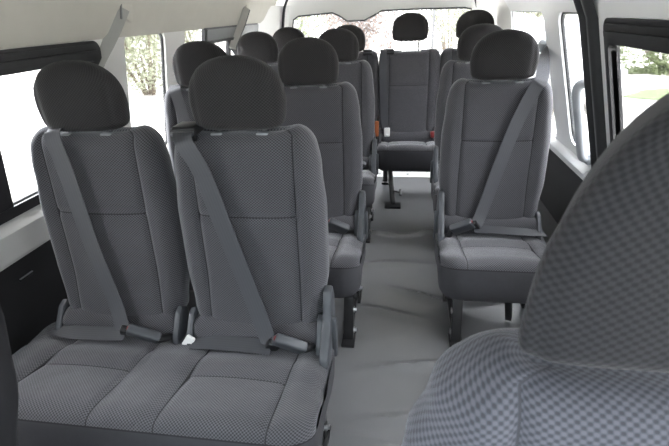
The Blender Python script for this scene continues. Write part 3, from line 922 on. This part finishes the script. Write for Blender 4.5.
# rear: header with dip, pillars, lower panel
YR = 4.08
mb = MB()
hole = [(-.955, .55), (-.955, 1.15), (-.945, 1.205), (-.90, 1.232), (-.60, 1.246), (-.55, 1.225), (-.475, 1.178), (-.325, 1.178), (-.215, 1.228), (-.18, 1.246), (.10, 1.248), (.50, 1.242), (.58, 1.225), (.60, 1.15), (.62, .55)]
outl = [(-1.22, .30), (-1.19, .9), (-1.15, 1.22), (-1.02, 1.40), (-.62, 1.58), (-.55, 1.60), (-.475, 1.60), (-.325, 1.60), (-.215, 1.60), (-.18, 1.60), (.10, 1.60), (.45, 1.50), (.66, 1.25), (.745, .9), (.86, .30)]
n = len(hole)
for y in (YR, YR+.06):
    vs = [(x, y, z) for x, z in hole]+[(x, y, z) for x, z in outl]
    mb.add(vs, [(i, i+1, n+i+1, n+i) for i in range(n-1)]+[(n-1, 0, n, 2*n-1)])
vs = [(x, YR, z) for x, z in hole]+[(x, YR+.06, z) for x, z in hole]
mb.add(vs, [(i, (i+1) % n, n+(i+1) % n, n+i) for i in range(n)])
struct(rebase(mb.build('wall_back', [M['trim']], ang=30)), 'off-white tailgate surround with notched upper edge', 'wall')
mb = MB(); mb.prism([(-1.25, -.02), (-1.22, .5), (.86, .5), (.9, -.02)], 1, YR-.02, YR+.05)
struct(rebase(mb.build('wall_back_lower', [M['lower']])), 'dark lower tailgate panel', 'wall')
wn[0] += 1
root = bpy.data.objects.new('window_%d' % wn[0], None); COL.objects.link(root); root.location = (-.2, YR, .55); struct(root, 'wide rear tailgate window', 'window')
mb = MB(); vs = [(x+.2, .035, z-.55) for x, z in hole]+[(x+.2, .04, z-.55) for x, z in hole]
mb.add(vs, [tuple(range(n)), tuple(range(2*n-1, n-1, -1))]+[(i, (i+1) % n, n+(i+1) % n, n+i) for i in range(n)])
mb.build('glass_pane', [M['glass']], root)
mb = MB(); mb.tube([(x+.2, .0, z-.55) for x, z in hole], .007, 8, closed=True); mb.build('gasket', [M['rubber']], root)
# tailgate seals at both corners and the moulded corner pillars
mb = MB()
mb.tube(catmull([(-1.075, 4.01, .55), (-1.055, 4.01, .9), (-1.02, 4.01, 1.2), (-.985, 4.01, 1.34), (-.9, 4.01, 1.46)], 5), .011, 8)
mb.tube(catmull([(.70, 4.01, .55), (.66, 4.01, .9), (.60, 4.01, 1.2), (.55, 4.01, 1.34), (.45, 4.01, 1.46)], 5), .011, 8)
struct(rebase(mb.build('trim_5', [M['rubber']])), 'thin black tailgate seal', 'trim')
mb = MB()
for s, pts in ((-1, [(-1.19, 3.66), (-1.15, 3.85), (-1.08, 4.0), (-1.02, 4.07)]), (1, [(.72, 3.10), (.70, 3.6), (.67, 3.95), (.62, 4.07)])):
    vs = []
    for x, y in pts:
        for z in (.55, .9, 1.24, 1.32):
            sh = -s*.0+(.17 if s < 0 else -.28)*(z-.9)*(.7)
            vs.append((x+sh, y, z))
    m_ = 4
    mb.add(vs, [(i*m_+k, i*m_+k+1, (i+1)*m_+k+1, (i+1)*m_+k) for i in range(3) for k in range(3)])
struct(rebase(mb.build('trim_6', [M['trim']], ang=60, recalc=False)), 'off-white rounded corner pillars by the tailgate', 'trim')
# ---- floor with gentle wrinkles in the vinyl
def fz(x, y):
    z = 0
    for cx, cy, dx, dy, L, h, w in ((.12, 1.30, .9, .12, .22, .007, .03), (.10, 1.05, 1, .1, .25, .006, .035), (-.02, 1.62, 1, -.25, .22, .004, .03), (.14, 1.75, .8, -.4, .14, .008, .03), (-.05, 2.05, 1, .1, .2, .003, .04), (.2, 2.45, .9, .3, .12, .006, .03), (-.08, .95, 1, -.1, .2, .004, .03), (.42, 1.75, 1, .3, .2, .005, .04), (-.08, 2.42, 1, -.2, .12, .005, .03)):
        l = math.hypot(dx, dy); dx /= l; dy /= l
        u = (x-cx)*dx+(y-cy)*dy; v = -(x-cx)*dy+(y-cy)*dx+.25*u*u
        z += 3.4*h*math.exp(-(u/L)**2-(v/(.6*w))**2)
    return z
mb = MB(); nx, ny = 110, 240; x0, x1, y0, y1 = -1.36, 1.01, -.93, 3.43
vs = [(x0+(x1-x0)*i/nx, y0+(y1-y0)*j/ny, 0) for j in range(ny+1) for i in range(nx+1)]
vs = [(x, y, fz(x, y)) for x, y, z in vs]
mb.add(vs, [(j*(nx+1)+i, j*(nx+1)+i+1, (j+1)*(nx+1)+i+1, (j+1)*(nx+1)+i) for j in range(ny) for i in range(nx)])
mb.box(((x0+x1)/2, (y0+y1)/2, -.045), (x1-x0, y1-y0, .05), bev=0)
struct(mb.build('floor', [M['floor']], recalc=False), 'grey wrinkled vinyl floor of the aisle', 'floor')
mb = MB(); mb.box((-.165, 3.76, -.012), (2.36, .66, .03), bev=.003)
for i in range(9): mb.tube([(-1.1+.235*i, 3.50, 0), (-1.1+.235*i, 3.50, .008)], .012, 10, mi=1)
struct(rebase(mb.build('trim_7', [M['trim_white'], M['steel']], ang=30)), 'white metal strip across the floor under the rear bench', 'trim')
# ---- cab front: cowl, windscreen and its pane (behind the camera)
mb = MB(); mb.prism([(-1.22, -.05), (-1.2, .80), (.76, .80), (.86, -.05)], 1, -1.0, -.95)
struct(rebase(mb.build('wall_front', [M['lower']])), 'dark cab front below the windscreen', 'wall')
wn[0] += 1
root = bpy.data.objects.new('window_%d' % wn[0], None); COL.objects.link(root); root.location = (-.2, -.95, .8); struct(root, 'windscreen behind the viewpoint', 'window')
mb = MB(); vs = [(-.98, 0, 0), (.94, 0, 0), (.70, .42, .78), (-.76, .42, .78)]
mb.add(vs+[(x, y-.006, z) for x, y, z in vs], [(0, 1, 2, 3), (7, 6, 5, 4), (0, 4, 5, 1), (1, 5, 6, 2), (2, 6, 7, 3), (3, 7, 4, 0)])
mb.build('glass_pane', [glass('light_cutting_windscreen', (.6, .63, .64))], root)  # tint added to weaken the flat light through this unseen pane

# ------------------------------------------------------------------ outdoors
GZ = -.5
mb = MB(); mb.add([(-60, -40, GZ), (60, -40, GZ), (60, 80, GZ), (-60, 80, GZ)], [(0, 1, 2, 3)])
struct(mb.build('ground', [M['ground']]), 'pale gravel yard around the van', 'ground')
mb = MB()
N = 26
vs = [(6.2+1.7*math.cos(2*PI*i/N)*(1+.1*math.sin(5*i)), 9.6+.9*math.sin(2*PI*i/N), GZ+.012) for i in range(N)]
mb.add(vs, [tuple(range(N))])
struct(mb.build('ground_grass', [M['grass']]), 'patch of short grass beyond the right windows', 'lawn')
def shrub(name, label, c, rad, n, mat, size=.10, low=False, group=None, cat='shrub'):
    t = thing(name, label, cat, (c[0], c[1], GZ), group)
    mb = MB()
    blobs = [(random.uniform(-.6, .6)*rad[0], random.uniform(-.6, .6)*rad[1], random.uniform(.05, .45)*rad[2] if low else random.uniform(.25, .75)*rad[2]*2, random.uniform(.4, .65)) for _ in range(14)]
    for i in range(int(n*1.9)):
        bx, by, bz, br = random.choice(blobs)
        d = Vector((random.gauss(0, 1), random.gauss(0, 1), random.gauss(0, 1))).normalized()*random.uniform(.6, 1)**.5
        p = Vector((bx+d.x*rad[0]*br, by+d.y*rad[1]*br, max(.03, bz+d.z*rad[2]*br)))
        a = Vector((random.gauss(0, 1), random.gauss(0, 1), random.gauss(0, .7))).normalized(); b_ = a.orthogonal().normalized()
        q = Matrix.Rotation(random.uniform(0, 6.28), 3, a); b_ = q @ b_
        s = size*random.uniform(.6, 1.3)
        mb.add([p-a*s*.5, p+b_*s*.22, p+a*s*.5, p-b_*s*.22], [(0, 1, 2, 3)])
    mb.build('foliage', [mat], t, smooth=False, recalc=False)
    mb = MB()
    for bx, by, bz, br in blobs[:7]:
        mb.tube(catmull([(bx*.15, by*.15, 0), (bx*.5, by*.5, bz*.5), (bx, by, bz+.2)], 4), [.04]*4+[.025]*4+[.012], 6)
    mb.build('stems', [M['bark']], t)
    return t
sg = 'shrubs beyond the windows'
shrub('shrub', 'broad green shrub seen through the left fixed window, leftmost', (-6.5, 10.9), (1.5, 1.3, 1.7), 6000, M['leaf_pale'])
shrub('shrub', 'pale shrub seen between the left fixed window and rear slider', (-6.9, 15.0), (1.7, 1.2, 1.9), 6000, M['leaf_pale'])
shrub('shrub', 'green shrub behind the rear left corner of the van', (-4.4, 18.0), (2.2, 1.2, 1.9), 6000, M['leaf'])
shrub('shrub', 'russet shrub behind the wire fence, left of the raised middle headrest', (-1.6, 13.6), (1.5, 1.0, 1.5), 5000, M['leaf_brown'])
shrub('shrub', 'pale shrub behind the wire fence, right of the raised middle headrest', (1.6, 16.2), (1.6, 1.0, 1.6), 5000, M['leaf_pale'])
shrub('shrub', 'green bush seen through the sliding door window', (7.3, 13.0), (1.9, 1.0, 1.5), 7000, M['leaf'], low=True)
shrub('shrub', 'pale bush behind the right pillar windows', (5.2, 19.0), (2.2, 1.2, 1.5), 4000, M['leaf_pale'])
# wire fence behind the van
t = thing('wire_fence', 'diamond wire mesh fence behind the rear window', 'fence', (-.2, 11.2, GZ))
mb = MB()
s = .11
for i in range(-10, 62):
    for sg_ in (1, -1):
        xa = -3.4+i*s
        p0 = Vector((xa, 0, 0)); p1 = Vector((xa+sg_*2.0, 0, 2.0))
        def clip(p, q):
            pts = []
            for tt in [k/20 for k in range(21)]:
                r_ = p.lerp(q, tt)
                if -3.4 <= r_.x <= 2.0: pts.append(r_)
            return pts
        pts = clip(p0, p1)
        if len(pts) > 1: mb.tube([pts[0], pts[-1]], .006, 4, cap=False)
o = mb.build('wire_mesh', [M['wire']], t, recalc=False)
for x in (-3.4, 0.9, 2.0):
    mb = MB(); mb.tube([(x, 0, 0), (x, 0, 2.1)], .03, 10); mb.build('post', [M['wire']], t)
mb = MB(); mb.tube([(-3.4, 0, 2.0), (2.0, 0, 2.0)], .02, 8); mb.build('rail', [M['wire']], t)
# white parked car beyond the right windows, seen nose on
t = thing('parked_car', 'white car parked beyond the right windows', 'car', (2.85, 9.2, GZ))
mb = MB()
def sec(y, w, z0, z1, k=3.2):
    out = []
    for i in range(24):
        a_ = 2*PI*i/24; c_, s_ = math.cos(a_), math.sin(a_)
        out.append((w*math.copysign(abs(c_)**(2/k), c_), y, (z0+z1)/2+(z1-z0)/2*math.copysign(abs(s_)**(2/k), s_)))
    return out
secs = [sec(-1.35, .70, .30, .70), sec(-1.25, .80, .22, .80), sec(-.9, .86, .2, .90), sec(-.4, .88, .2, .98), sec(.0, .88, .2, 1.0), sec(1.5, .88, .2, 1.02), sec(2.5, .86, .22, 1.0), sec(2.75, .78, .3, .9)]
def loft(mb, secs, mi=0):
    n = len(secs[0]); vs = [p for q in secs for p in q]
    mb.add(vs, [(j*n+i, j*n+(i+1) % n, (j+1)*n+(i+1) % n, (j+1)*n+i) for j in range(len(secs)-1) for i in range(n)]+[tuple(range(n)), tuple((len(secs)-1)*n+i for i in range(n))], None, mi)
loft(mb, secs); mb.build('body', [M['carpaint']], t)
mb = MB(); loft(mb, [sec(-.35, .74, .85, 1.0), sec(.25, .70, .85, 1.40), sec(.6, .68, .85, 1.46), sec(1.8, .68, .85, 1.44), sec(2.5, .72, .85, 1.05)])
mb.build('cabin', [M['carpaint']], t)
mb = MB(); mb.add([(-.6, -.13, 1.07), (.6, -.13, 1.07), (.55, .22, 1.36), (-.55, .22, 1.36), (-.6, -.18, 1.07), (.6, -.18, 1.07), (.55, .17, 1.36), (-.55, .17, 1.36)], [(0, 1, 2, 3), (7, 6, 5, 4), (0, 4, 5, 1), (1, 5, 6, 2), (2, 6, 7, 3), (3, 7, 4, 0)])
mb.build('windscreen', [M['carglass']], t)
for k in range(4):
    pass
mb = MB()
for k in range(4): mb.box((0, -1.36, .42+.07*k), (.9, .03, .022), bev=.006)
mb.build('grille', [M['plastic_lt']], t)
for x in (-.6, .6):
    mb = MB(); mb.box((x, -1.30, .68), (.26, .1, .13), bev=.03, seg=3); mb.build('headlamp', [M['plastic_lt']], t)
for x in (-.78, .78):
    for y in (-.75, 1.8):
        mb = MB(); mb.tube([(x-.1, y, .3), (x-.08, y, .3), (x+.08, y, .3), (x+.1, y, .3)], [.24, .3, .3, .24], 24); w_ = mb.build('wheel', [M['rubber']], t)

# ------------------------------------------------------------------ light and camera
w = bpy.data.worlds.new('overcast_sky'); SC.world = w; w.use_nodes = True
nt = w.node_tree; nt.nodes.clear()
out = nt.nodes.new('ShaderNodeOutputWorld'); bg = nt.nodes.new('ShaderNodeBackground')
tc = nt.nodes.new('ShaderNodeTexCoord'); sp = nt.nodes.new('ShaderNodeSeparateXYZ'); nt.links.new(tc.outputs['Generated'], sp.inputs[0])
rp = nt.nodes.new('ShaderNodeValToRGB'); nt.links.new(sp.outputs[2], rp.inputs[0])
rp.color_ramp.elements[0].position = 0; rp.color_ramp.elements[0].color = (.60, .615, .64, 1)
rp.color_ramp.elements[1].position = .9; rp.color_ramp.elements[1].color = (1.42, 1.47, 1.55, 1)
nt.links.new(rp.outputs[0], bg.inputs[0]); bg.inputs[1].default_value = 4.1
nt.links.new(bg.outputs[0], out.inputs[0])
sun = bpy.data.lights.new('sun', 'SUN'); sun.energy = 2.5; sun.angle = math.radians(25); sun.color = (1, .97, .92)
so = bpy.data.objects.new('sun', sun); COL.objects.link(so); so.rotation_euler = (math.radians(-18), math.radians(-14), 0)

cam = bpy.data.cameras.new('camera'); co = bpy.data.objects.new('camera', cam); COL.objects.link(co)
f, yaw, pitch, roll, czm = 432.36, .1611, .4540, -.0443, 1.255
import json
c, s = math.cos(yaw), math.sin(yaw); cp, sp_ = math.cos(pitch), math.sin(pitch); cr, sr = math.cos(roll), math.sin(roll)
r_ = Vector((c, s, 0)); up = Vector((-s*sp_, c*sp_, cp)); fw = Vector((-s*cp, c*cp, -sp_))
X = cr*r_+sr*up; Y_ = -sr*r_+cr*up; Z = -fw
co.matrix_world = Matrix(((X.x, Y_.x, Z.x, 0), (X.y, Y_.y, Z.y, 0), (X.z, Y_.z, Z.z, czm), (0, 0, 0, 1)))
cam.sensor_width = 36; cam.lens = f*36/669; cam.clip_start = .02; cam.clip_end = 300
cam.dof.use_dof = True; cam.dof.focus_distance = 1.4; cam.dof.aperture_fstop = 8
SC.camera = co
vs_ = SC.view_settings
vs_.view_transform = 'Standard'; vs_.look = 'None'; vs_.gamma = 1; vs_.use_curve_mapping = False
vs_.exposure = 1.78
SC.cycles.max_bounces = 10; SC.cycles.diffuse_bounces = 6; SC.cycles.transparent_max_bounces = 16
SC.cycles.sample_clamp_indirect = 8
